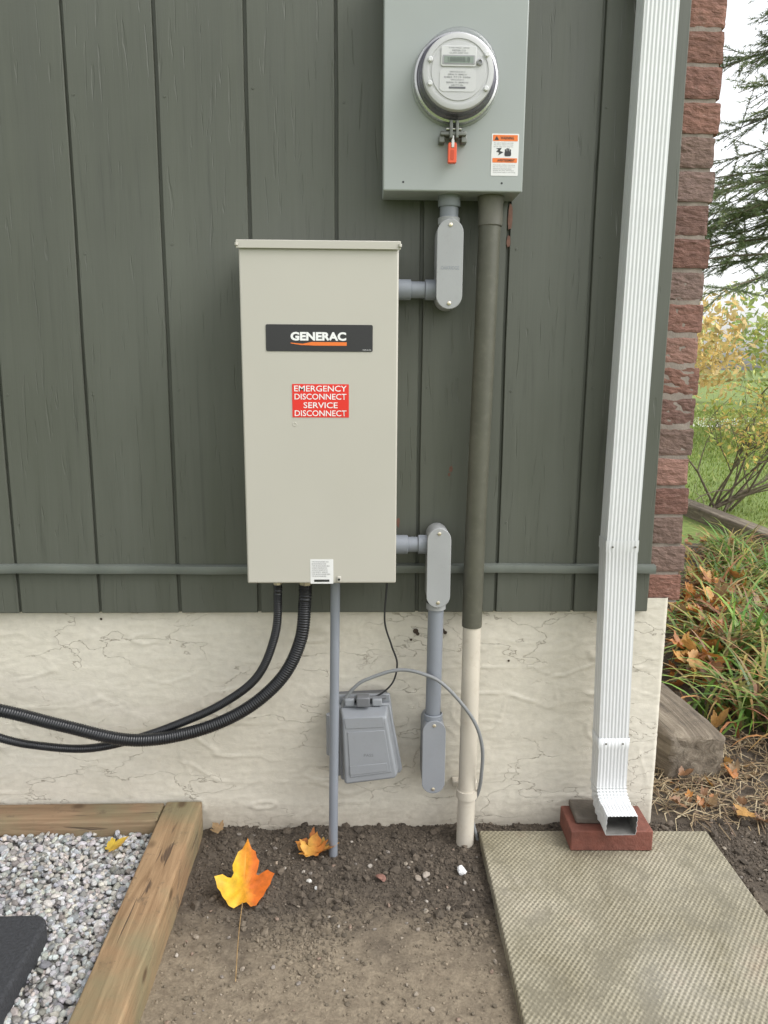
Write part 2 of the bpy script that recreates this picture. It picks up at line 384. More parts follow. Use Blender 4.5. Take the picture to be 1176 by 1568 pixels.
for i in range(8):
    zt=.751-i*.0045; text('rating_text_%d'%i,random.choice(['TYPE 3R ENCLOSURE 200A','AUTOMATIC TRANSFER SWITCH','120/240V 60HZ','SERVICE ENTRANCE RATED','CAT NO 200 A3']),-.105,-.063-random.uniform(0,.012),zt-.0026,zt,-.1724,m_gtx,ts)
box('barcode',-.1,-.068,-.1724,-.17205,.706,.711,m_ktx,ts,bevel=0)
lathe('punch_mark',[(.0045,0),(.0040,.0007),(.0032,.0007),(.0028,.0001),(0,.0001)],(-.136,-.1715,1.038),(0,-1,0),m_box,ts,24)
box('hasp',-.052,-.043,-.176,-.1715,.7055,.7185,m_box,ts,bevel=.002)
lathe('hasp_hole',[(.0026,0),(.0026,.0006),(0,.0006)],(-.0475,-.176,.712),(0,-1,0),m_dark,ts,16)
for x in(-.187,-.125):
    R_=.0105 if x<-.15 else .0160
    lathe('connector',[(R_,0),(R_*1.02,.002),(R_*1.02,.007),(R_*.82,.008),(R_*1.2,.009),(R_*1.25,.016),(R_*.95,.019),(R_*.9,.028),(0,.028)],(x,-.09,.7035),(0,0,-1),m_brass,ts,8,.3)
# ================================================================== meter
ms=empty('electric_meter_socket')
box('socket_box',.0435,.3255,-.092,-.002,1.5065,1.95,m_met,ms,bevel=.003)
box('socket_cover',.0425,.3265,-.1005,-.0925,1.5050,1.95,m_met,ms,bevel=.003,seg=3)
for x in(.0835,.2835):
    lathe('cover_slot',[(.0022,0),(.0020,.0005),(0,.0005)],(x,-.1005,1.522),(0,-1,0),m_dark,ms,12)
MX,MZ=.1845,1.711
m_ring=M('meter_ring_plastic',(.13,.125,.155),rough=.3,metal=.2,var=.08)
m_ringm=M('meter_ring_metal',(.5,.5,.5),rough=.28,metal=.85,var=.05)
lathe('socket_flange',[(.087,0),(.0865,.003),(.084,.005),(.080,.005)],(MX,-.1005,MZ),(0,-1,0),m_met,ms,64)
lathe('sealing_ring',[(.0825,0),(.084,.004),(.084,.012),(.082,.015),(.0795,.016),(.078,.0165)],(MX,-.104,MZ),(0,-1,0),m_ringm,ms,64)
lathe('meter_base',[(.0795,0),(.079,.014),(.0765,.020),(.0735,.022),(.0720,.034),(.0695,.036)],(MX,-.1045,MZ),(0,-1,0),m_ring,ms,64)
m_face=M('meter_faceplate',(.62,.62,.615),rough=.4,var=.04)
m_face2=M('meter_faceplate_dark',(.38,.38,.39),rough=.45,var=.05)
lathe('meter_body',[(.069,0),(.069,.010),(.0675,.013),(.062,.0145),(.058,.0145),(.0575,.013),(0,.013)],(MX,-.138,MZ),(0,-1,0),m_face,ms,64)
prism('nameplate',[p for p in circ(MX,MZ,.052,48)],-.1511,-.1524,m_face,ms,bevel=.0004)
prism('upper_plate',rrect(MX-.034,MX+.034,MZ+.008,MZ+.044,.004),-.1524,-.1545,M('meter_plate_light',(.72,.72,.71),rough=.4,var=.02),ms,bevel=.0006)
prism('display_bezel',rrect(MX-.031,MX+.031,MZ+.0115,MZ+.0275,.002),-.1545,-.1552,m_face2,ms)
m_lcd=M('lcd',(.27,.32,.27),rough=.2,var=.04,bmp=0)
prism('display',rrect(MX-.028,MX+.028,MZ+.0135,MZ+.0255,.001),-.1552,-.1556,m_lcd,ms)
text('display_digits','188888.8',MX-.021,MX+.021,MZ+.0155,MZ+.0235,-.1559,M('lcd_digit',(.07,.09,.07),bmp=0),ms)
text('plate_text','METER CO',MX-.013,MX+.013,MZ+.034,MZ+.037,-.1549,m_gtx,ms)
text('plate_text_2','CL200 240V 3W',MX-.018,MX+.018,MZ+.030,MZ+.0325,-.1549,m_gtx,ms)
text('plate_text_3','TYPE FM2S  60HZ',MX-.020,MX+.020,MZ+.0390,MZ+.0412,-.1549,m_gtx,ms)
prism('lower_plate',rrect(MX-.036,MX+.034,MZ-.036,MZ+.004,.008),-.1524,-.1532,M('meter_plate_mid',(.68,.68,.67),rough=.4,var=.02),ms)
for i in range(7):
    wd=random.uniform(.012,.026)*(1 if i<5 else .7); zt=MZ+.0-i*.0047
    text('spec_text_%d'%i,random.choice(['FORM 2S CA 0.5 KH 1.0','ELECTRICITY METER','0482 7719 3306','MULTI TARIFF 3000','SERIAL N 18845210']),MX-.002-wd,MX-.002+wd,zt-.0027,zt,-.1536,m_gtx,ms)
prism('barcode',rrect(MX-.018,MX+.014,MZ-.031,MZ-.0275,.0004),-.1532,-.1535,m_gtx,ms)
for ax_,az_ in((-.056,.02),(-.056,-.022),(.056,-.030),(.0555,.03)):
    lathe('clip',[(.005,0),(.005,.004),(.0035,.006),(0,.006)],(MX+ax_*.97,-.1505,MZ+az_),(0,-1,0),m_wht,ms,16)
lathe('optical_port',[(.006,0),(.006,.004),(.0035,.005),(.003,.002),(0,.002)],(MX+.0405,-.1524,MZ+.016),(0,-1,0),m_face2,ms,20)
m_gl,nt,b=new_mat('clear_meter_glass')
nt.nodes.remove(b); tr=N(nt,'ShaderNodeBsdfTransparent'); tr.inputs[0].default_value=(.96,.96,.97,1); gl=N(nt,'ShaderNodeBsdfGlossy'); gl.inputs['Roughness'].default_value=.04
lw=N(nt,'ShaderNodeLayerWeight'); lw.inputs[0].default_value=.25; fm=math_(nt,'MULTIPLY_ADD',lw.outputs['Facing'],.55,.03)
fm=math_(nt,'POWER',fm,1.6)
mx=N(nt,'ShaderNodeMixShader'); nt.links.new(fm,mx.inputs[0]); nt.links.new(tr.outputs[0],mx.inputs[1]); nt.links.new(gl.outputs[0],mx.inputs[2]); nt.links.new(mx.outputs[0],nt.nodes['Material Output'].inputs['Surface'])
gp=[(.0775,0),(.0765,.012),(.0755,.030),(.0750,.046),(.0735,.052),(.070,.056),(.064,.058),(.04,.0592),(0.0005,.0596)]
lathe('glass_dome',gp,(MX,-.112,MZ),(0,-1,0),m_gl,ms,72,3.5)
m_cl=M('dark_zinc_clamp',(.16,.165,.15),metal=.5,rough=.45,var=.2,vscale=40)
box('clamp_bar',MX-.030,MX+.022,-.125,-.106,1.604,1.6125,m_cl,ms,bevel=.002)
box('clamp_ear',MX-.012,MX-.0055,-.130,-.108,1.598,1.632,m_cl,ms,bevel=.0015)
box('clamp_ear_b',MX+.000,MX+.006,-.130,-.108,1.598,1.632,m_cl,ms,bevel=.0015)
lathe('clamp_screw',[(.0035,0),(.0035,.030),(0,.030)],(MX-.018,-.120,1.617),(1,0,0),m_steel,ms,12)
for s in(-1,1): box('clamp_foot',MX-.004+s*.022-.006,MX-.004+s*.022+.006,-.120,-.1015,1.592,1.606,m_cl,ms,bevel=.002)
box('seal_stem',MX-.0075,MX-.0015,-.124,-.114,1.582,1.612,m_steel,ms,bevel=.001)
prism('seal_tag',rrect(MX-.0135,MX+.0035,1.554,1.592,.003),-.1120,-.1230,m_or,ms,bevel=.001)
prism('seal_tag_notch',rrect(MX-.0085,MX-.0020,1.560,1.578,.002),-.1231,-.1236,M('orange_dark',(.6,.07,.02),bmp=0),ms)
prism('warning_label',rrect(.2605,.3155,1.536,1.6155,.002),-.1006,-.1011,m_wht,ms)
prism('warning_band_a',rrect(.263,.313,1.6015,1.613,.001),-.1012,-.1014,m_oran,ms)
prism('warning_band_b',rrect(.263,.313,1.561,1.5695,.001),-.1012,-.1014,m_oran,ms)
text('warning_text','WARNING',.278,.305,1.6045,1.6100,-.1017,m_ktx,ms,bold=.02)
text('warning_text_b','AVERTISSEMENT',.273,.308,1.5630,1.5675,-.1017,m_ktx,ms,bold=.02)
prism('warn_tri',[(.266,1.6035),(.275,1.6035),(.2705,1.611)],-.1015,-.1017,m_ktx,ms)
for i,z in enumerate([1.599,1.5955,1.592,1.5575,1.554,1.5505,1.547,1.5435]):
    text('warn_fine_%d'%i,random.choice(['Hazard of electrical shock','Do not open cover when live','Risque de choc electrique','Cut power before servicing']),.265,.300+random.uniform(0,.010),z-.0024,z,-.1014,m_gtx,ms)
prism('hand_palm',rrect(.287,.3005,1.573,1.5825,.003),-.1012,-.1015,m_ktx,ms)
for i,(dx,h) in enumerate(((.2875,.0050),(.2908,.0070),(.2941,.0066),(.2974,.0048))):
    prism('hand_finger_%d'%(i+1),rrect(dx,dx+.0026,1.5815,1.5815+h,.0012),-.1012,-.1014,m_ktx,ms)
prism('bolt',[(.270,1.588),(.281,1.5885),(.2775,1.583),(.285,1.5805),(.274,1.5745),(.2765,1.5795),(.270,1.582),(.2745,1.5855)],-.1012,-.1015,m_ktx,ms)

# ================================================================== conduits
def LB(parent,cx,z0,z1,yb,yf,r=.0275,mat=m_pvcL):
    prism('fitting_body',stadium(cx,z0,z1,r-.0015),yb,yf+.006,mat,parent,bevel=.002)
    prism('cover_gasket',stadium(cx,z0+.001,z1-.001,r-.002),yf+.006,yf+.0045,m_dark,parent)
    prism('fitting_cover',stadium(cx,z0,z1,r),yf+.0045,yf,mat,parent,bevel=.0012)
    for z in(z0+.012,z1-.012): lathe('cover_screw',[(.0042,0),(.0040,.0015),(.0025,.0022),(0,.0022)],(cx,yf,z),(0,-1,0),m_brass,parent,14)
cu1=empty('service_conduit')
tube('nipple',[(.183,-.05,1.44),(.183,-.05,1.5065)],.0195,m_pvc,cu1,32)
lathe('hub',[(.0225,0),(.0235,.002),(.0235,.022),(.022,.024)],(.183,-.05,1.484),(0,0,1),m_pvc,cu1,32)
lathe('hub_low',[(.0215,0),(.0230,.002),(.0230,.014),(.020,.016)],(.183,-.05,1.448),(0,0,1),m_pvcL,cu1,32)
LB(cu1,.1835,1.275,1.456,-.012,-.082)
tube('cross_nipple',[(.0725,-.046,1.317),(.165,-.046,1.317)],.0175,m_pvc,cu1,32)
lathe('lock_hub',[(.0195,0),(.0215,.001),(.0215,.030),(.0195,.031)],(.0740,-.046,1.317),(1,0,0),m_pvc,cu1,32)
lathe('entry_hub',[(.0195,0),(.0215,.001),(.0215,.022),(.0195,.024)],(.135,-.046,1.317),(1,0,0),m_pvc,cu1,32)
text('cover_mark','OAKRIDGE',.165,.203,1.355,1.362,-.0822,m_pvc,cu1)
cu2=empty('grounding_conduit_run')
tube('cross_nipple',[(.0725,-.046,.758),(.165,-.046,.758)],.0175,m_pvc,cu2,32)
lathe('lock_hub',[(.0195,0),(.0215,.001),(.0215,.030),(.0195,.031)],(.0740,-.046,.758),(1,0,0),m_pvc,cu2,32)
lathe('entry_hub',[(.0195,0),(.0215,.001),(.0215,.022),(.0195,.024)],(.128,-.046,.758),(1,0,0),m_pvc,cu2,32)
LB(cu2,.1735,.618,.802,-.012,-.080,r=.0268)
lathe('hub_down',[(.0225,0),(.0225,.015),(.020,.016)],(.172,-.048,.622),(0,0,-1),m_pvcL,cu2,32)
tube('riser',[(.172,-.048,.63),(.1705,-.040,.33)],.0182,m_pvc,cu2,32)
lathe('hub_up',[(.0225,0),(.0225,.014),(.020,.016)],(.171,-.042,.330),(0,0,1),m_pvc,cu2,32)
LB(cu2,.1720,.149,.336,.014,-.066,r=.0275,mat=M('blue_grey_pvc',(.28,.295,.32),var=.05,rough=.5,vscale=14,bmp=.2,dirt=.12))
cu3=empty('utility_riser_conduit')
tube('painted_pipe',[(.2705,-.050,1.50),(.266,-.050,1.20),(.259,-.045,.80),(.2572,-.042,.562)],.0232,m_grn,cu3,40)
m_gry2=M('weathered_hub',(.14,.135,.11),var=.2,rough=.5,vscale=18,dirt=.2)
lathe('top_hub',[(.0235,0),(.0255,.002),(.0258,.045),(.0275,.052),(.0275,.0605)],(.2705,-.050,1.446),(0,0,1),m_gry2,cu3,40)
tube('lower_pipe',[(.2575,-.042,.563),(.2580,-.042,.30),(.257,-.040,.14),(.2555,-.037,-.05)],.0212,m_crm,cu3,40)
tube('coupling',[(.257,-.040,.126),(.257,-.040,.146)],.0258,m_crm,cu3,40)
box('strap',.226,.288,-.004,.022,.128,.144,m_crm,cu3,bevel=.003)
cu4=empty('branch_conduit')
tube('straight_pipe',[(-.058,-.094,.7035),(-.063,-.084,.35),(-.0685,-.073,-.05)],.0108,m_pvc,cu4,28)
lathe('connector',[(.0125,0),(.0132,.002),(.0132,.012),(.011,.013)],(-.058,-.094,.703),(0,0,-1),m_pvc,cu4,28)
def flex(name,pts,r,pitch):
    P=catmull(pts,pitch/4)
    return tube(name,P,lambda i:r*(1+.085*(1 if (i%4) in(0,1) else -.6)),m_blk,None,18,True,3.5)
Y=-.09
a=[(-.187,Y,.677),(-.1865,Y,.655),(-.194,Y,.562),(-.236,Y,.461),(-.319,Y+.01,.390),(-.426,Y+.02,.335),(-.532,Y+.025,.295),(-.638,Y+.025,.273),(-.741,Y+.02,.282),(-.828,Y,.314),(-.98,Y-.03,.40),(-1.25,Y-.06,.42)]
c=[(-.125,Y,.677),(-.1265,Y,.640),(-.138,Y,.545),(-.184,Y,.453),(-.275,Y,.374),(-.396,Y,.323),(-.531,Y,.306),(-.678,Y,.341),(-.822,Y,.381),(-1.0,Y-.01,.42),(-1.25,Y-.02,.40)]
flex('flexible_conduit',a,.0092,.0042); flex('flexible_conduit.001',c,.0138,.0056)

# ================================================================== outlet with in-use cover
oc=empty('outdoor_outlet_cover')
m_oc=M('outlet_grey',(.28,.295,.315),var=.05,rough=.42,vscale=12,bmp=.15,dirt=.15)
m_oc2=M('outlet_grey_dark',(.15,.155,.165),var=.08,rough=.5,vscale=12)
prism('back_box',[(-.062,.375),(.062,.38),(.082,.20),(-.068,.185)][::-1],.02,-.020,m_oc2,oc,bevel=.005)
prism('base_flange',[(-.068,.352),(-.060,.386),(.068,.389),(.092,.205),(.090,.190),(-.058,.176),(-.070,.190)][::-1],-.020,-.030,m_oc,oc,bevel=.003)
prism('bubble_rim',[(-.056,.366),(.068,.370),(.099,.200),(.094,.190),(-.046,.172),(-.050,.178)][::-1],-.030,-.042,m_oc,oc,bevel=.003)
prism('bubble_cover',[(-.051,.362),(.063,.366),(.092,.203),(.086,.193),(-.042,.177),(-.045,.183)][::-1],-.042,-.082,m_oc,oc,bevel=.008,seg=4,scale_front=.90)
prism('cover_panel',[(-.032,.318),(.054,.322),(.071,.216),(-.026,.203)][::-1],-.082,-.0838,m_oc,oc,bevel=.0015)
prism('cover_panel_inner',[(-.027,.232),(.060,.240),(.063,.220),(-.026,.209)][::-1],-.0838,-.0848,m_oc,oc,bevel=.0008)
prism('top_recess',[(-.040,.352),(.050,.355),(.053,.330),(-.036,.326)][::-1],-.0821,-.0835,m_oc,oc,bevel=.001)
for x in(-.030,.035):
    box('hinge',x-.010,x+.014,-.050,-.028,.366,.384,m_oc,oc,bevel=.003)
tube('hinge_pin',[(-.045,-.038,.380),(.058,-.038,.384)],.0045,m_oc2,oc,12)
box('hinge_block',-.012,.020,-.060,-.034,.368,.392,m_oc2,oc,bevel=.003)
tube('side_lug',[(-.074,-.030,.236),(-.074,-.030,.338)],.0105,m_oc,oc,20)
lathe('latch',[(.008,0),(.008,.004),(.005,.006),(0,.006)],(.078,-.036,.232),(0,-1,0),m_oc2,oc,16)
text('cover_brand','PASS',.006,.028,.2560,.2630,-.0839,m_oc2,oc)
tube('black_cord',catmull([(.061,-.04,.72),(.059,-.04,.665),(.054,-.040,.575),(.070,-.040,.515),(.084,-.036,.468),(.074,-.036,.420),(.040,-.036,.388),(-.005,-.036,.375),(-.046,-.038,.362),(-.050,-.040,.352)],.004),.0022,m_dark,None,10,True,3.5)
tube('grey_cable',catmull([(-.048,-.040,.350),(-.040,-.040,.378),(-.015,-.042,.412),(.015,-.045,.433),(.087,-.052,.458),(.150,-.068,.452),(.198,-.078,.425),(.258,-.085,.352),(.284,-.080,.279),(.287,-.065,.193),(.283,-.045,.135),(.272,-.020,.09),(.276,-.014,.05),(.294,-.03,-.02)],.004),.0042,m_cable,None,12,True,3.5)

# ================================================================== downspout
m_ds=M('white_aluminium',(.72,.735,.745),var=.04,rough=.4,vscale=6,bmp=.05,dirt=.14,dirtc=(.38,.36,.31))
m_dsi=M('shaded_spout_interior',(.13,.125,.115),var=.4,rough=.8,vscale=30)  # inner faces of the elbow: shade of the cavity painted as dark base colour
ds=empty('downspout')
def dprof(s=1,amp=1):
    w_,d_=.0365*s,.0262*s; p=[]
    n=8; m=64
    for i in range(m+1):
        u=i/m; x=-w_+.004+(2*w_-.008)*u
        tri=abs(((u*n)%1)-.5)*2
        h=.0013*amp*min(1,max(0,(tri-.2)*1.7))
        p.append((x,-d_+h))
    p.append((w_-.0012,-d_+.0012))
    m2=20
    for i in range(m2+1):
        u=i/m2; y=-d_+.004+(2*d_-.008)*u; tri=abs(((u*3)%1)-.5)*2; h=.0013*amp*min(1,max(0,(tri-.2)*1.7))
        p.append((w_-h,y))
    p.append((w_-.0012,d_-.0012)); p.append((w_-.004,d_)); p.append((-w_+.004,d_)); p.append((-w_+.0012,d_-.0012))
    for i in range(m2+1):
        u=1-i/m2; y=-d_+.004+(2*d_-.008)*u; tri=abs(((u*3)%1)-.5)*2; h=.0013*amp*min(1,max(0,(tri-.2)*1.7))
        p.append((-w_+h,y))
    p.append((-w_+.0012,-d_+.0012))
    return p
def dsweep(name,frames,solid=False):
    V=[];F=[];n=None
    for cx,cy,cz,an,s,am in frames:
        pr=dprof(s,am); n=len(pr); ny,nz=math.cos(an),-math.sin(an)
        for x,dy in pr: V.append((cx+x,cy+dy*ny,cz+dy*nz))
    for j in range(len(frames)-1):
        for i in range(n): a=j*n+i;b=j*n+(i+1)%n; F.append((a,a+n,b+n,b))
    o=obj(name,V,F,m_ds,ds,smooth=.5,recalc=True)
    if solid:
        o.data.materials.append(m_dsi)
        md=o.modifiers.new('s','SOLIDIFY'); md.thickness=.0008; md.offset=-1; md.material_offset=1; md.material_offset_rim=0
    return o
up=[]
for k in range(19):
    u=k/18; z=2.6+(.757-2.6)*u; up.append((.5975+(.5835-.5975)*u,-.063,z,0,1,1))
dsweep('upper_section',up)
lo_=[(.5835,-.063,.7765,0,1.045,.25),(.5835,-.063,.752,0,1.04,.7),(.5838,-.063,.7475,0,1.01,1)]
for k in range(1,8): u=k/7; lo_.append((.5838+.0102*u,-.063+.001*u,.7475+(.285-.7475)*u,0,1.005-.01*u,1))
dsweep('lower_section',lo_)
fr=[(.5945,-.062,.300,0,1.04,.3),(.595,-.062,.275,0,1.035,.7),(.595,-.062,.270,0,1.0,1),(.596,-.062,.20,0,1.0,1),(.596,-.062,.176,0,1.0,1)]
r_=.055; cy,cz=-.062,.176
EA=math.radians(84)
for k in range(1,13):
    a=EA*k/12; fr.append((.596+.004*k/12,cy-r_*(1-math.cos(a)),cz-r_*math.sin(a),a,1.0+(.04 if k%2 else -.025),.8))
a=EA; ly,lz=fr[-1][1],fr[-1][2]
for s in(.012,.044): fr.append((.601,ly-math.sin(a)*s,lz-math.cos(a)*s,a,1.0,1))
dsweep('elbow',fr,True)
for x,z,y in((.612,.762,-.0912),(.561,.762,-.0912),(.575,.287,-.0905),(.615,.287,-.0905)):
    lathe('rivet',[(.0024,0),(.0022,.001),(.0010,.0015),(0,.0016)],(x,y,z),(0,-1,0),m_gry2,ds,10)
box('bracket',.546,.628,-.037,-.002,1.95,1.97,m_ds,ds,bevel=.001)
sb=empty('splash_brick_stack')
m_pb=M('red_paver',(.20,.07,.048),var=.25,rough=.85,vscale=30,bmp=.8,bscale=120,bdist=.003,dirt=.3,dirtc=(.12,.08,.06))
m_pg=M('dark_paver',(.13,.11,.09),var=.25,rough=.9,vscale=30,bmp=.8,bscale=120,bdist=.003,dirt=.3)
o=box('lower_brick',-.098,.098,-.055,.055,-.026,.026,m_pb,sb,bevel=.003); o.location=(.597,-.058,.049); o.rotation_euler=(0,0,-.02)
o=box('upper_brick',-.066,.066,-.042,.042,-.008,.008,m_pg,sb,bevel=.004); o.location=(.584,-.044,.084); o.rotation_euler=(0,.0,-.04)

# ================================================================== GROUND
def axis_vals(lo,hi,step,far,g=1.25):
    v=list(np.arange(lo,hi+1e-6,step)); s=step; x=v[-1]
    while x<far: s*=g; x+=s; v.append(x)
    s=step; x=v[0]; pre=[]
    while x>-far: s*=g; x-=s; pre.append(x)
    return pre[::-1]+v
gx=axis_vals(-.60,1.35,.0055,600); gy=axis_vals(-.80,.40,.0055,600)
def gz(x,y):
    near=max(0,min(1,1-(max(abs(x-.3)-1.2,0)+max(abs(y+.2)-.9,0))*2))
    d=0
    if near>0:
        k=max(0,min(1,(y+.40+.12*noise.noise(Vector((x*4,0,2))))/.2)); rough_=.35+.65*k
        d=noise.fractal(Vector((x*22,y*22,0)),.8,2.1,5)*.0062*rough_+noise.noise(Vector((x*3,y*3,4)))*.006
        wl=max(0,1-(.03-y)/.09) if y<.03 else 0
        d+=wl*.016*(.6+.7*noise.noise(Vector((x*11,3,y*11))))
        d*=near
    if x<-.40 and x>-1.6 and y<.02: d=min(d,0)
    return d-.003
V=[(x,y,gz(x,y)) for y in gy for x in gx]; n=len(gx)
F=[(j*n+i,j*n+i+1,(j+1)*n+i+1,(j+1)*n+i) for j in range(len(gy)-1) for i in range(n-1)]
m_g,nt,b=new_mat('ground_soil_and_lawn')
v=coords(nt); sep=N(nt,'ShaderNodeSeparateXYZ'); nt.links.new(v,sep.inputs[0])
n1=noi(nt,v,5,6,.6); n2=noi(nt,v,45,8,.7); n3=noi(nt,v,170,6,.7)
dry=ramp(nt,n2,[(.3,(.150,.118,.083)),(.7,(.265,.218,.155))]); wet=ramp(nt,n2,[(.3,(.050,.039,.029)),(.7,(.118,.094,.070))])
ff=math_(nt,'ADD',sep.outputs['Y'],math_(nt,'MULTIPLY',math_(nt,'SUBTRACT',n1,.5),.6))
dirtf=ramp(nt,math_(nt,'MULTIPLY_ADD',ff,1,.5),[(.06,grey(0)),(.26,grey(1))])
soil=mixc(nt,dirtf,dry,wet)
soil=mixc(nt,1,soil,ramp(nt,n3,[(.3,grey(.72)),(.7,grey(1.25))]),'MULTIPLY')
g1=noi(nt,v,1.2,5); g2=noi(nt,v,25,6,.7)
gras=ramp(nt,g2,[(.3,(.09,.14,.03)),(.55,(.17,.23,.055)),(.8,(.27,.32,.09))])
gras=mixc(nt,1,gras,ramp(nt,g1,[(.3,grey(.85)),(.7,grey(1.2))]),'MULTIPLY')
dy=math_(nt,'SUBTRACT',sep.outputs['Y'],math_(nt,'MULTIPLY_ADD',n1,.3,3.1)); dx=math_(nt,'SUBTRACT',sep.outputs['X'],2.7); db=math_(nt,'SUBTRACT',-1.9,sep.outputs['Y']); dl=math_(nt,'SUBTRACT',-2.6,sep.outputs['X'])
mk=math_(nt,'MAXIMUM',math_(nt,'MAXIMUM',dy,dx),math_(nt,'MAXIMUM',db,dl))
mk=ramp(nt,math_(nt,'ADD',mk,.5),[(.47,grey(0)),(.53,grey(1))])
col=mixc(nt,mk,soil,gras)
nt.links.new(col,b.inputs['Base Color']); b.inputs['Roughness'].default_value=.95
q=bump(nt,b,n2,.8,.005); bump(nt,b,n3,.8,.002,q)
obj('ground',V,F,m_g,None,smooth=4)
m_cl2=MA('soil_clod',rough=.95,mul=.72,bmp=.7,bscale=250,bdist=.0015)
pos=[];size=[];cols=[]
while len(pos)<12500:
    x=random.uniform(-.39,1.15); y=random.uniform(-.72,.03)
    dens=.12+.88*max(0,min(1,(y+.38+.22*noise.noise(Vector((x*5,y*5,0))))/.18))
    if x>.30 and y<-.02 and x<.86: continue
    if random.random()>dens: continue
    s=.0013+random.paretovariate(2.0)*.0009; s=min(s,.0120 if y>-.34 else .006)
    pos.append((x,y,gz(x,y)+s*.2)); size.append(s)
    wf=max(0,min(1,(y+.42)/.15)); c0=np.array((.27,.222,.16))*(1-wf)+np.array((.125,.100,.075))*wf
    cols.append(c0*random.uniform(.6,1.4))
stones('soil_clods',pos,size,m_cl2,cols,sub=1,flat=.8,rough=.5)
pos=[];size=[];cols=[]
for _ in range(260):
    x=random.uniform(-.38,1.1); y=random.uniform(-.62,.0)
    if x>.29 and y<-.02 and x<.87: continue
    s=random.choice([.0025,.003,.004,.0055]); pos.append((x,y,gz(x,y)+s*.5)); size.append(s)
    cols.append(random.choice([(.33,.28,.22),(.40,.36,.31),(.25,.22,.19),(.28,.20,.15)]))
for x,y,s,c in((.234,-.151,.0140,(.92,.92,.92)),(-.12,-.175,.007,(.8,.78,.72)),(-.10,-.205,.006,(.8,.8,.78)),(.15,-.16,.011,(.38,.33,.28)),(.02,-.125,.007,(.42,.38,.33)),(.13,-.175,.008,(.30,.25,.20)),(.045,-.17,.013,(.26,.13,.10)),(-.20,-.11,.005,(.5,.4,.3)),(.19,-.27,.006,(.4,.36,.3)),(.12,-.33,.006,(.35,.3,.25)),(.29,.07,.008,(.5,.47,.4))):
    pos.append((x,y,gz(x,y)+s*.5)); size.append(s); cols.append(c)
stones('pebbles',pos,size,MA('pebble',rough=.7,bmp=.4),cols,sub=2,flat=.6,rough=.2)
# ---- gravel bed with timber edging
bed=empty('timber_edging')
def wood(name,c1,c2,axis):
    m,nt,b=new_mat(name); s={'x':(3,45,45),'y':(45,3,45)}[axis]
    v=coords(nt,s); v0=coords(nt)
    gr=noi(nt,v,1,7,.65,1.4); b2=noi(nt,v0,6,5,.6); fine=noi(nt,coords(nt,tuple(q*7 for q in s)),1,3)
    col=ramp(nt,gr,[(.25,c1),(.5,tuple((p+q)/2 for p,q in zip(c1,c2))),(.72,c2)])
    col=mixc(nt,ramp(nt,b2,[(.42,grey(0)),(.66,grey(.6))]),col,(.17,.175,.10))
    kn=N(nt,'ShaderNodeTexVoronoi'); kn.inputs['Scale'].default_value=1; kv=coords(nt,{'x':(7,11,11),'y':(11,7,11)}[axis]); nt.links.new(kv,kn.inputs['Vector'])
    col=mixc(nt,ramp(nt,kn.outputs['Distance'],[(.06,grey(.85)),(.15,grey(0))]),col,(.08,.045,.02))
    ck=noi(nt,coords(nt,tuple(q*1.6 for q in s)),1,3,.5,.6); ckm=ramp(nt,ck,[(.30,grey(1)),(.35,grey(0))])
    col=mixc(nt,math_(nt,'MULTIPLY',ckm,.8),col,(.05,.03,.02))
    col=mixc(nt,ramp(nt,noi(nt,v0,22,6,.75),[(.57,grey(0)),(.68,grey(.7))]),col,(.10,.07,.045))
    nt.links.new(col,b.inputs['Base Color']); b.inputs['Roughness'].default_value=.75
    q=bump(nt,b,gr,.7,.002); q=bump(nt,b,math_(nt,'SUBTRACT',1,ckm),.7,.002,q); bump(nt,b,fine,.3,.0006,q); return m
m_w1=wood('treated_timber_long',(.16,.090,.042),(.37,.245,.135),'y'); m_w2=wood('treated_timber_cross',(.13,.078,.04),(.30,.20,.12),'x')
def timber(name,x0,x1,y0,y1,z0,z1,mat):
    o=box(name,x0,x1,y0,y1,z0,z1,mat,bed,bevel=0)
    bm=bmesh.new(); bm.from_mesh(o.data)
    long_y=(y1-y0)>(x1-x0)
    for i in range(1,60):
        u=i/60; co=(0,y0+(y1-y0)*u,0) if long_y else (x0+(x1-x0)*u,0,0); no=(0,1,0) if long_y else (1,0,0)
        bmesh.ops.bisect_plane(bm,geom=bm.verts[:]+bm.edges[:]+bm.faces[:],plane_co=co,plane_no=no)
    es=[e for e in bm.edges if len(e.link_faces)==2 and e.calc_face_angle(0)>.6]
    bmesh.ops.bevel(bm,geom=es,offset=.0055,segments=3,affect='EDGES',profile=.5)
    for vv in bm.verts: vv.co+=noise.noise_vector(vv.co*14)*.0012+noise.noise_vector(vv.co*60)*.0005
    bm.to_mesh(o.data); bm.free(); o.data.polygons.foreach_set('use_smooth',[True]*len(o.data.polygons)); o.data.set_sharp_from_angle(angle=.9); return o
timber('side_timber',-.485,-.396,-1.55,.013,-.03,.089,m_w1)
timber('wall_timber',-1.75,-.4885,-.068,.013,-.03,.086,m_w2)
timber('far_timber',-1.75,-1.66,-1.55,-.071,-.03,.088,m_w1)
m_gv=MA('gravel_stone',rough=.8,mul=.85,bmp=.5,bscale=260,bdist=.001)
pos=[];size=[];cols=[]
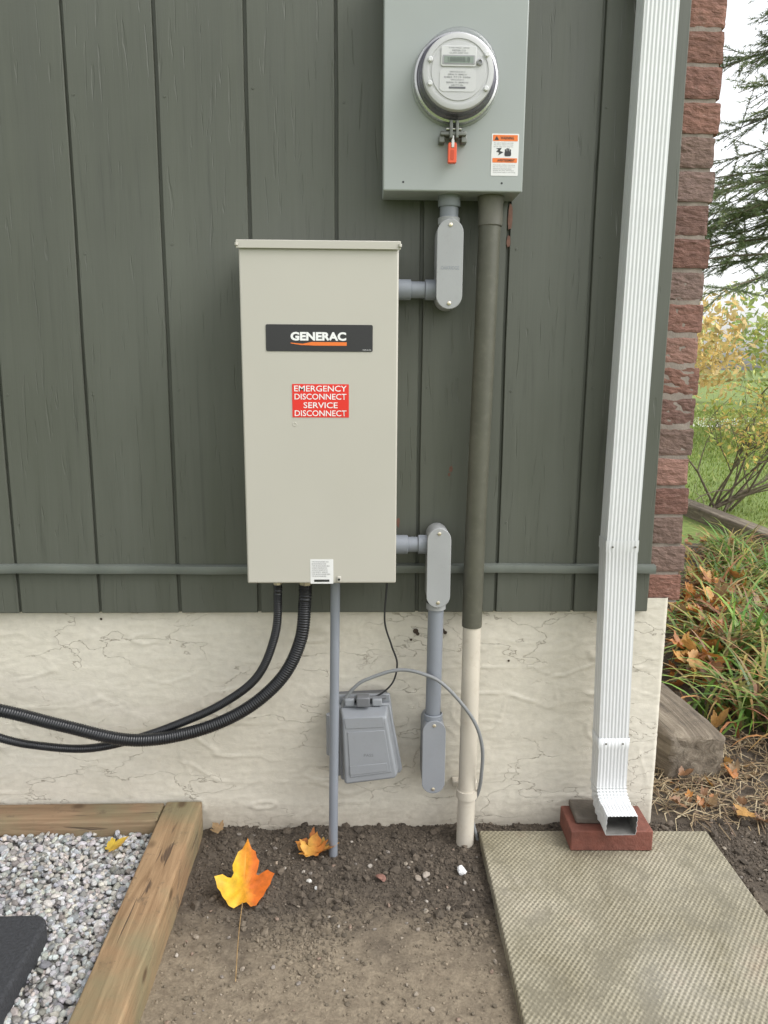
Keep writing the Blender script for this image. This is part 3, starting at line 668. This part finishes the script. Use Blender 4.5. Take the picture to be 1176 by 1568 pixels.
def addgr(n,x0,x1,y0,y1,zb,zs):
    for _ in range(n):
        x=random.uniform(x0,x1); y=random.uniform(y0,y1)
        if -1.3<x<-.62 and -1.2<y<-.45: continue
        s=random.uniform(.0040,.0085)*(1.25 if random.random()<.12 else 1)
        pos.append((x,y,zb+random.uniform(0,zs))); size.append(s)
        g_=random.choice([.58,.45,.38,.5,.28,.6,.22,.42]); tint=random.choice([(1,1,1),(1,.96,.90),(1,.93,.84),(.96,.98,1)])
        cols.append(tuple(g_*q*random.uniform(.95,1.05) for q in tint))
addgr(6800,-.98,-.489,-.72,-.071,.043,.015); addgr(900,-1.65,-.98,-.9,-.07,.045,.012)
stones('gravel',pos,size,m_gv,cols,sub=2,flat=.72,rough=.15)
obj('gravel_bed_base',[(-1.66,-1.5,.045),(-.4855,-1.5,.045),(-.4855,-.068,.045),(-1.66,-.068,.045)],[(0,1,2,3)],M('gravel_dust',(.18,.17,.16),var=.5,rough=.95,vscale=120,bmp=.8,bscale=150,bdist=.004),bed)
m_pad=M('dark_composite_pad',(.035,.037,.042),var=.35,rough=.75,vscale=160,bmp=.9,bscale=220,bdist=.003)
def slabx(name,x0,x1,y0,y1,z0,z1,r,mat,bev):
    P=rrect(x0,x1,y0,y1,r,6); n=len(P); V=[(x,y,z0) for x,y in P]+[(x,y,z1) for x,y in P]
    F=[tuple(range(n-1,-1,-1)),tuple(range(n,2*n))]+[(i,(i+1)%n,n+(i+1)%n,n+i) for i in range(n)]
    return obj(name,V,F,mat,None,bevel=bev,seg=4)
slabx('equipment_pad',-1.35,-.606,-1.2,-.400,.045,.100,.03,m_pad,.008)
# ---- concrete paving slab
m_sl,nt,b=new_mat('textured_concrete')
v=coords(nt); sp=N(nt,'ShaderNodeSeparateXYZ'); nt.links.new(v,sp.inputs[0])
wob=math_(nt,'MULTIPLY',noi(nt,v,40,3),2.6)
sx=math_(nt,'SINE',math_(nt,'MULTIPLY_ADD',sp.outputs[0],560,wob)); sy=math_(nt,'SINE',math_(nt,'MULTIPLY_ADD',sp.outputs[1],430,wob))
pat=math_(nt,'MULTIPLY_ADD',math_(nt,'MULTIPLY',sx,sy),.5,.5)
wear=ramp(nt,noi(nt,v,13,6,.75),[(.38,grey(.2)),(.58,grey(1))])
pat=math_(nt,'MULTIPLY',pat,wear)
bg_=noi(nt,v,4,6,.6); fi=noi(nt,v,150,6,.7)
col=ramp(nt,bg_,[(.3,(.225,.200,.135)),(.55,(.295,.268,.195)),(.75,(.37,.335,.262))])
col=mixc(nt,1,col,ramp(nt,pat,[(.1,grey(.70)),(.6,grey(1.16))]),'MULTIPLY')
col=mixc(nt,1,col,ramp(nt,fi,[(.3,grey(.82)),(.7,grey(1.12))]),'MULTIPLY')
col=mixc(nt,ramp(nt,noi(nt,v,11,8,.75),[(.54,grey(0)),(.70,grey(.5))]),col,(.15,.13,.075))
# rusty / red-dust stains
col=mixc(nt,ramp(nt,noi(nt,v,7,4,.6),[(.62,grey(0)),(.75,grey(.25))]),col,(.30,.17,.12))
nt.links.new(col,b.inputs['Base Color'])
vd=N(nt,'ShaderNodeVectorMath',operation='DISTANCE'); vd.inputs[1].default_value=(.02,-.09,.022); nt.links.new(v,vd.inputs[0])
damp=ramp(nt,math_(nt,'ADD',vd.outputs['Value'],math_(nt,'MULTIPLY',noi(nt,v,9,5,.65),.22)),[(.14,grey(1)),(.26,grey(0))])
rr=mixc(nt,damp,ramp(nt,noi(nt,v,3.2,4),[(.42,grey(.45)),(.6,grey(.75))]),grey(.20))
nt.links.new(rr,b.inputs['Roughness']); nt.links.new(damp,b.inputs['Coat Weight']); b.inputs['Coat Roughness'].default_value=.10
q=bump(nt,b,pat,.8,.003); bump(nt,b,fi,.4,.001,q)
slab=slabx('paving_slab',-.285,.285,-.385,.385,-.03,.022,.004,m_sl,.004)
slab.location=(.573,-.413,0.0); slab.rotation_euler=(.0,.006,-.012)
# ---- maple leaves
def leaf_outline():
    return [(0,0),(.10,-.02),(.24,-.10),(.36,-.06),(.34,.04),(.50,.10),(.62,.22),(.58,.30),(.72,.44),(.66,.50),(.56,.50),(.50,.56),(.38,.50),(.30,.52),(.34,.66),(.28,.74),(.20,.84),(.14,.88),(.06,.98),(0,1.1)]
def leaf_tall():
    return [(0,0),(.10,-.01),(.22,-.10),(.36,-.08),(.44,.02),(.54,.10),(.60,.20),(.70,.28),(.74,.40),(.80,.50),(.68,.56),(.60,.64),(.46,.62),(.36,.60),(.30,.64),(.34,.78),(.36,.90),(.28,1.00),(.24,1.12),(.13,1.20),(.08,1.30),(.03,1.38),(0,1.44)]
def leaf_mesh(cx,cy,z,size,rot,curl=.15,two=None,tilt=(0,0),outline=None,veins=False):
    h=outline or leaf_outline(); P=h+[(-x*(1 if outline is None else .98),y*(1 if outline is None else (.92 if x>.3 else 1))) for x,y in h[::-1][1:-1]]
    c0=(0,.32); V=[];F=[];n=len(P); rings=[.25,.5,.75,1.0] if veins else [.35,.7,1.0]; m=len(rings)
    for r in rings:
        for x,y in P: V.append((c0[0]+(x-c0[0])*r,c0[1]+(y-c0[1])*r))
    V.append(c0); k=n*m
    for i in range(n):
        F.append((k,i,(i+1)%n))
        for j in range(m-1): F.append((j*n+i,j*n+n+i,j*n+n+(i+1)%n,j*n+(i+1)%n))
    out=[];col=[]; ca,sa=math.cos(rot),math.sin(rot)
    for x,y in V:
        zz=curl*(x*x*1.0+.35*math.sin(x*9+y*4)*.18+.25*(y-.4)**2)+tilt[0]*x+tilt[1]*y
        if veins: zz+=.05*noise.noise(Vector((x*5,y*5,0)))
        X=(x*ca-y*sa)*size; Yv=(x*sa+y*ca)*size
        out.append((cx+X,cy+Yv,z+zz*size))
        if two:
            f=max(0,min(1,.5+x*2.6+.3*(y-.5)+.5*noise.noise(Vector((x*4,y*4,1)))))
            col.append(tuple(a*(1-f)+b_*f for a,b_ in zip(two[0],two[1])))
    return out,F,col
m_lf=MA('autumn_leaf',rough=.5,mul=.86,bmp=.3,bscale=120,bdist=.001,trans=.2)
V,F,C=leaf_mesh(-.257,-.262,.010,.083,.03,.30,((.85,.50,.015),(.74,.17,.015)),(0,.60),leaf_tall(),True)
sV,sF=tube_data(catmull([(-.257,-.262,.012),(-.254,-.32,.008),(-.246,-.40,.014),(-.238,-.475,.008)],.008),.0011,6)
C+= [(.45,.30,.14)]*len(sV); V,F=join([(V,F),(sV,sF)]); obj('maple_leaf',V,F,m_lf,None,smooth=4,cols=C)
V,F,C=leaf_mesh(-.118,-.105,.014,.050,-.2,.6,((.72,.38,.07),(.62,.22,.04)),(.1,.5)); V2,F2,C2=leaf_mesh(-.112,-.085,.016,.050,1.1,.6,((.68,.32,.06),(.52,.18,.04)),(.4,.1)); V3,F3,C3=leaf_mesh(-.105,-.09,.016,.05,-1.3,.6,((.75,.45,.10),(.6,.25,.05)),(.3,.2))
V,F=join([(V,F),(V2,F2),(V3,F3)]); obj('maple_leaf.001',V,F,m_lf,None,smooth=4,cols=C+C2+C3)
V,F,C=leaf_mesh(-.575,-.155,.070,.044,-.9,.3,((.70,.48,.06),(.66,.40,.05)),(.2,.3)); obj('maple_leaf.002',V,F,m_lf,None,smooth=4,cols=C)
V,F,C=leaf_mesh(-.35,-.015,.022,.028,.8,.5,((.30,.2,.1),(.38,.25,.13)),(.2,.4)); obj('maple_leaf.003',V,F,m_lf,None,smooth=4,cols=C)

# ================================================================== right-hand garden
m_old,nt,b=new_mat('weathered_timber')
v=coords(nt,(30,2.5,30)); gr=noi(nt,v,1,7,.7,1.0); v0=coords(nt)
col=ramp(nt,gr,[(.3,(.07,.055,.04)),(.5,(.165,.135,.10)),(.7,(.29,.25,.19))]); col=mixc(nt,ramp(nt,noi(nt,v0,14,7,.7),[(.5,grey(0)),(.7,grey(.6))]),col,(.06,.05,.04))
nt.links.new(col,b.inputs['Base Color']); b.inputs['Roughness'].default_value=.9; q=bump(nt,b,gr,1,.006); bump(nt,b,noi(nt,v0,90,5,.7),.6,.003,q)
o=box('weathered_timber_block',-.088,.088,-.30,.30,-.02,.135,m_old,None,bevel=0); o.location=(.925,.545,0); o.rotation_euler=(0,0,.10)
bm=bmesh.new(); bm.from_mesh(o.data); bmesh.ops.subdivide_edges(bm,edges=bm.edges[:],cuts=11,use_grid_fill=True)
for vv in bm.verts:
    c=vv.co; e=(abs(c.x)>.087)+(abs(c.y)>.299)+(c.z>.134)
    if e>=2: vv.co=vv.co-Vector((.012*np.sign(c.x) if abs(c.x)>.087 else 0,.010*np.sign(c.y) if abs(c.y)>.299 else 0,.012 if c.z>.134 else 0))*(.55 if e==2 else .8)
    vv.co+=noise.noise_vector(vv.co*16)*.007
    if c.y<-.28:
        dcr=abs(math.atan2(c.z-.06,c.x)*3%2-1); vv.co.y+=.012*max(0,1-dcr*3)
bm.to_mesh(o.data); bm.free(); o.data.polygons.foreach_set('use_smooth',[True]*len(o.data.polygons)); o.data.set_sharp_from_angle(angle=.7)
o=box('landscape_timber',-.07,.07,-3.2,3.2,-.05,.10,m_old,None,bevel=.015); o.location=(2.64,4.6,0); o.rotation_euler=(0,0,.035)
def blades(name,clumps,mat,pal,L=(.28,.5),W=.008,nb=34,arch=1.0,seg=6):
    V=[];F=[];C=[]
    for cx,cy,r in clumps:
        for _ in range(nb):
            a=random.uniform(0,6.283); l=random.uniform(*L)*random.uniform(.7,1.1); lean=random.uniform(.5,1.5)*arch
            px=cx+random.gauss(0,r); py=cy+random.gauss(0,r); w_=W*random.uniform(.6,1.3)
            dx,dy=math.cos(a),math.sin(a); sx_,sy_=-dy,dx; th=.2+random.uniform(0,.5); x,y,z=px,py,0.0
            c=random.choice(pal); c=tuple(q*random.uniform(.75,1.25) for q in c); b0=len(V)
            for k in range(seg+1):
                u=k/seg; ww=w_*(1-u**2.2)*.5+.0004
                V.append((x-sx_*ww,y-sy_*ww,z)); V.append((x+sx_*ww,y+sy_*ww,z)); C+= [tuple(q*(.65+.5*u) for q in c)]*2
                th2=th+lean*u*1.9
                st=l/seg; x+=dx*math.sin(th2)*st; y+=dy*math.sin(th2)*st; z+=math.cos(th2)*st; z=max(z,.012)
            for k in range(seg): F.append((b0+2*k,b0+2*k+1,b0+2*k+3,b0+2*k+2))
    return obj(name,V,F,mat,None,cols=C,smooth=4)
m_bl=MA('strap_leaf',rough=.45,mul=1,bmp=0,bscale=60,trans=.25)
cl=[]
while len(cl)<82:
    x=random.uniform(1.0,2.45); y=random.uniform(.25,3.0)
    if x<.78+.48*(y+.1): continue
    if x<1.15 and y<.75: continue
    cl.append((x,y,.05))
for y in np.arange(1.0,2.9,.3): cl.append((.50*(y+1.75)-.02+random.uniform(-.1,.1),y,.04))
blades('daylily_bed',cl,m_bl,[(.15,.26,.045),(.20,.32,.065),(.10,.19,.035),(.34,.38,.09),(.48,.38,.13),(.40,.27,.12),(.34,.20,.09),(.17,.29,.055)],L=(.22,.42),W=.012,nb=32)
V=[];F=[];C=[]
def putleaf(x,y,zz,s):
    c1=random.choice([(.55,.22,.06),(.45,.19,.06),(.62,.34,.10),(.30,.16,.08),(.66,.28,.06),(.38,.25,.13)])
    v_,f_,c_=leaf_mesh(x,y,zz,s,random.uniform(0,6.28),random.uniform(.2,1.1),(c1,tuple(q*.8 for q in c1)),(random.gauss(0,.5),random.gauss(0,.5)))
    b0=len(V); V.extend(v_); F.extend([tuple(i+b0 for i in q) for q in f_]); C.extend(c_)
for _ in range(900):
    y=random.uniform(.05,3.2); x=random.uniform(.80,1.25+.42*(y+.5))
    if y<.7 and random.random()<.75: continue
    putleaf(x,y,random.uniform(.004,.03)+(.06*random.random() if y>1 else 0),random.uniform(.022,.05))
for _ in range(260):
    y=random.uniform(.85,2.1); putleaf(.45*(y+1.75)-.03+abs(random.gauss(0,.17)),y,random.uniform(.01,.13),random.uniform(.04,.065))
for _ in range(26): putleaf(random.uniform(1.02,1.5),random.uniform(.0,.32),random.uniform(.006,.02),random.uniform(.02,.045))
for _ in range(14): putleaf(random.uniform(.80,1.0),random.uniform(.08,.22),random.uniform(.006,.014),random.uniform(.014,.022))
obj('fallen_leaves',V,F,m_lf,None,cols=C,smooth=4)
parts=[];C=[]
for _ in range(1300):
    y=random.uniform(.03,2.5) if random.random()<.4 else random.uniform(.05,.5); x=random.uniform(.79,1.3+.4*y); a=random.uniform(0,6.28); l=random.uniform(.02,.12)
    v_,f_=tube_data([(x,y,.004),(x+math.cos(a)*l*.5,y+math.sin(a)*l*.5,.004+random.uniform(0,.02)),(x+math.cos(a+.3)*l,y+math.sin(a+.3)*l,.006)],random.uniform(.0007,.0017),5)
    parts.append((v_,f_)); C+=[random.choice([(.36,.27,.16),(.24,.17,.11),(.52,.43,.28),(.45,.34,.2)])]*len(v_)
V,F=join(parts); obj('twig_mulch',V,F,MA('twig',rough=.9,bmp=0),None,cols=C)
V=[];F=[];C=[]
for _ in range(50000):
    u=random.random(); y=3.2+ (u**1.6)*16; x=random.uniform(2.75,3.2+.62*(y+1.75)+1.5) if y<8 else random.uniform(.30*(y+1.75),.62*(y+1.75)+1.5)
    s=.028+.003*(y-3.2); a=random.uniform(0,6.28); w_=.0035+.0012*(y-3.2); b0=len(V)
    dx,dy=math.cos(a)*w_,math.sin(a)*w_; lx,ly=random.gauss(0,.35)*s,random.gauss(0,.35)*s
    V+=[(x-dx,y-dy,-.003),(x+dx,y+dy,-.003),(x+lx,y+ly,s*random.uniform(.7,1.2))]; F.append((b0,b0+1,b0+2))
    c=random.choice([(.21,.29,.06),(.27,.35,.085),(.16,.23,.045),(.34,.38,.12)]); C+=[c]*3
obj('lawn_grass',V,F,MA('grass_blade',rough=.6,mul=1,bmp=0,bscale=8,trans=.3),None,cols=C)
def leafcloud(pts,size,pal):
    V=[];F=[];C=[]
    for p in pts:
        s=size*random.uniform(.6,1.35); n_=Vector((random.gauss(0,1),random.gauss(0,1),random.gauss(0,1)+.4)).normalized(); u=n_.orthogonal().normalized(); u=Matrix.Rotation(random.uniform(0,6.28),3,n_)@u; w_=n_.cross(u)
        p=Vector(p); b0=len(V); V+=[p-u*s,p+w_*s*.42+u*s*.1,p+u*s,p-w_*s*.42+u*s*.1]; F.append((b0,b0+1,b0+2,b0+3))
        c=random.choice(pal); k=random.uniform(.7,1.3); C+=[tuple(q*k for q in c)]*4
    return V,F,C
m_fol=MA('foliage',rough=.55,mul=1,bmp=0,bscale=5,trans=.4); m_bark=M('bark',(.19,.155,.115),var=.4,rough=.9,vscale=30,bmp=.8,bscale=60,bdist=.004)
sh=empty('autumn_shrub'); parts=[]; tips=[]
def grow(p,d,l,r,dep):
    P=[p];q=p.copy();dd=d.copy()
    for k in range(4):
        dd=(dd+Vector((random.gauss(0,.13),random.gauss(0,.13),random.gauss(0,.08)))).normalized(); q=q+dd*l/4; P.append(q.copy())
        if 1<=dep<3: tips.append(q+Vector((random.gauss(0,.03),)*3))
    parts.append(tube_data(P,lambda i:r*(1-.16*i),6,False))
    if dep<3:
        for k in range(3):
            i=random.randint(1,4); nd=(dd+Vector((random.gauss(0,.6),random.gauss(0,.6),random.gauss(.15,.4)))).normalized(); grow(P[i],nd,l*.62,r*.5,dep+1)
    else: tips.extend(P[1:])
for k in range(7):
    a=random.uniform(-2.4,1.2); grow(Vector((2.95+random.gauss(0,.06),4.4+random.gauss(0,.06),0)),Vector((math.cos(a)*.6,math.sin(a)*.45,.95)).normalized(),random.uniform(.75,1.0),.012,0)
for k in range(3):
    a=random.uniform(-.5,.3); grow(Vector((2.85,4.4,0)),Vector((math.cos(a),math.sin(a),.55)).normalized(),1.0,.013,0)
V,F=join(parts); obj('branches',V,F,m_bark,sh,smooth=4)
pts=[]
for tp in tips:
    if tp.z<.45 or random.random()<.2: continue
    for _ in range(1 if random.random()<.5 else 4): pts.append(tp+Vector((random.gauss(0,.06),random.gauss(0,.06),random.gauss(0,.06))))
V,F,C=leafcloud(pts,.023,[(.50,.50,.12),(.36,.44,.11),(.66,.54,.15),(.27,.36,.08),(.66,.44,.15),(.46,.50,.15)])
obj('leaves',V,F,m_fol,sh,cols=C)
cf=empty('pine_tree'); TX,TY=7.3,9.3
parts=[tube_data([(TX,TY,-.1),(TX+.05,TY,2.5),(TX,TY+.05,6),(TX,TY,11)],lambda i:[.20,.16,.10,.02][i],12)]
NV=[];NF=[];NC=[]
def needles(p,d,n,ln):
    for _ in range(n):
        q=p+d*random.uniform(0,.25); nd=(d*random.uniform(.2,1)+Vector((random.gauss(0,.5),random.gauss(0,.5),random.gauss(-.05,.45)))).normalized()
        s=nd.orthogonal().normalized()*.009; b0=len(NV); e=q+nd*ln*random.uniform(.6,1.2)
        NV.extend([q-s,q+s,e]); NF.append((b0,b0+1,b0+2)); c=random.choice([(.18,.24,.11),(.23,.29,.14),(.13,.18,.08),(.30,.33,.16)]); NC.extend([c]*3)
for k in range(112):
    z=random.uniform(2.6,10.3); a=random.uniform(0,6.283)
    if random.random()<.45 : a=math.pi+random.uniform(-.75,.75)
    L=(1-(z-2.2)/10.5)*random.uniform(2.2,3.4); dr=random.uniform(-.12,.22)
    P=[]
    for i in range(7):
        u=i/6; P.append(Vector((TX+math.cos(a)*L*u+random.gauss(0,.03),TY+math.sin(a)*L*u+random.gauss(0,.03),z+dr*L*u-.18*L*u*u)))
    parts.append(tube_data(P,lambda i:.024*(1-i/6.5)+.004,6,False))
    for i in range(2,7):
        for _ in range(5):
            d=Vector((math.cos(a)+random.gauss(0,.8),math.sin(a)+random.gauss(0,.8),random.gauss(-.25,.3))).normalized(); l=random.uniform(.25,.6)
            p0=P[i]; P2=[p0,p0+d*l*.5,p0+d*l+Vector((0,0,-.06))]; parts.append(tube_data(P2,.0045,4,False))
            for q in range(4): needles(p0+d*l*(q/4),d,19,.085)
V,F=join(parts); obj('trunk_and_limbs',V,F,m_bark,cf,smooth=4); obj('needles',NV,NF,m_fol,cf,cols=NC)
def crown(name,spec,pal,ls,per):
    V=[];F=[];C=[]
    for x,y,z,r,rz in spec:
        pts=[]
        for _ in range(per):
            d=Vector((random.gauss(0,1),random.gauss(0,1),random.gauss(0,1))).normalized()*(random.random()**.4)
            f=1+.35*noise.noise(d*2.5+Vector((x,y,z)))
            pts.append(Vector((x+d.x*r*f,y+d.y*r*f,max(.05,z+d.z*rz*f))))
        v_,f_,c_=leafcloud(pts,ls,random.choice(pal)); b0=len(V); V+=v_; F+=[tuple(i+b0 for i in q) for q in f_]; C+=c_
    return obj(name,V,F,m_fol,None,cols=C)
palA=[[(.50,.52,.16),(.60,.56,.20),(.38,.44,.14)],[(.33,.41,.16),(.42,.49,.19)],[(.66,.46,.18),(.70,.52,.22),(.52,.40,.17)],[(.43,.48,.19),(.6,.55,.22)]]
sp=[]
for k in range(28):
    x=6+k*1.2+random.uniform(-.4,.4); y=22+random.uniform(-2,3); h=random.uniform(1.3,2.0); sp.append((x,y,h,random.uniform(1.0,1.5),h*.95))
crown('distant_hedge',sp,palA,.13,560)
sp=[]
for k in range(44):
    x=5+k*3.3+random.uniform(-1,1); y=75+random.uniform(-6,8); h=random.uniform(3.2,5.2); sp.append((x,y,h,random.uniform(2.4,3.8),h))
crown('distant_trees',sp,palA[:2]+palA[3:],.45,300)
obj('driveway',[(6,13.5,.015),(40,13.5,.015),(40,16.5,.015),(6,16.5,.015)],[(0,1,2,3)],M('pale_gravel_drive',(.70,.69,.65),var=.15,rough=.9,vscale=2,bmp=.5,bscale=30,bdist=.01))
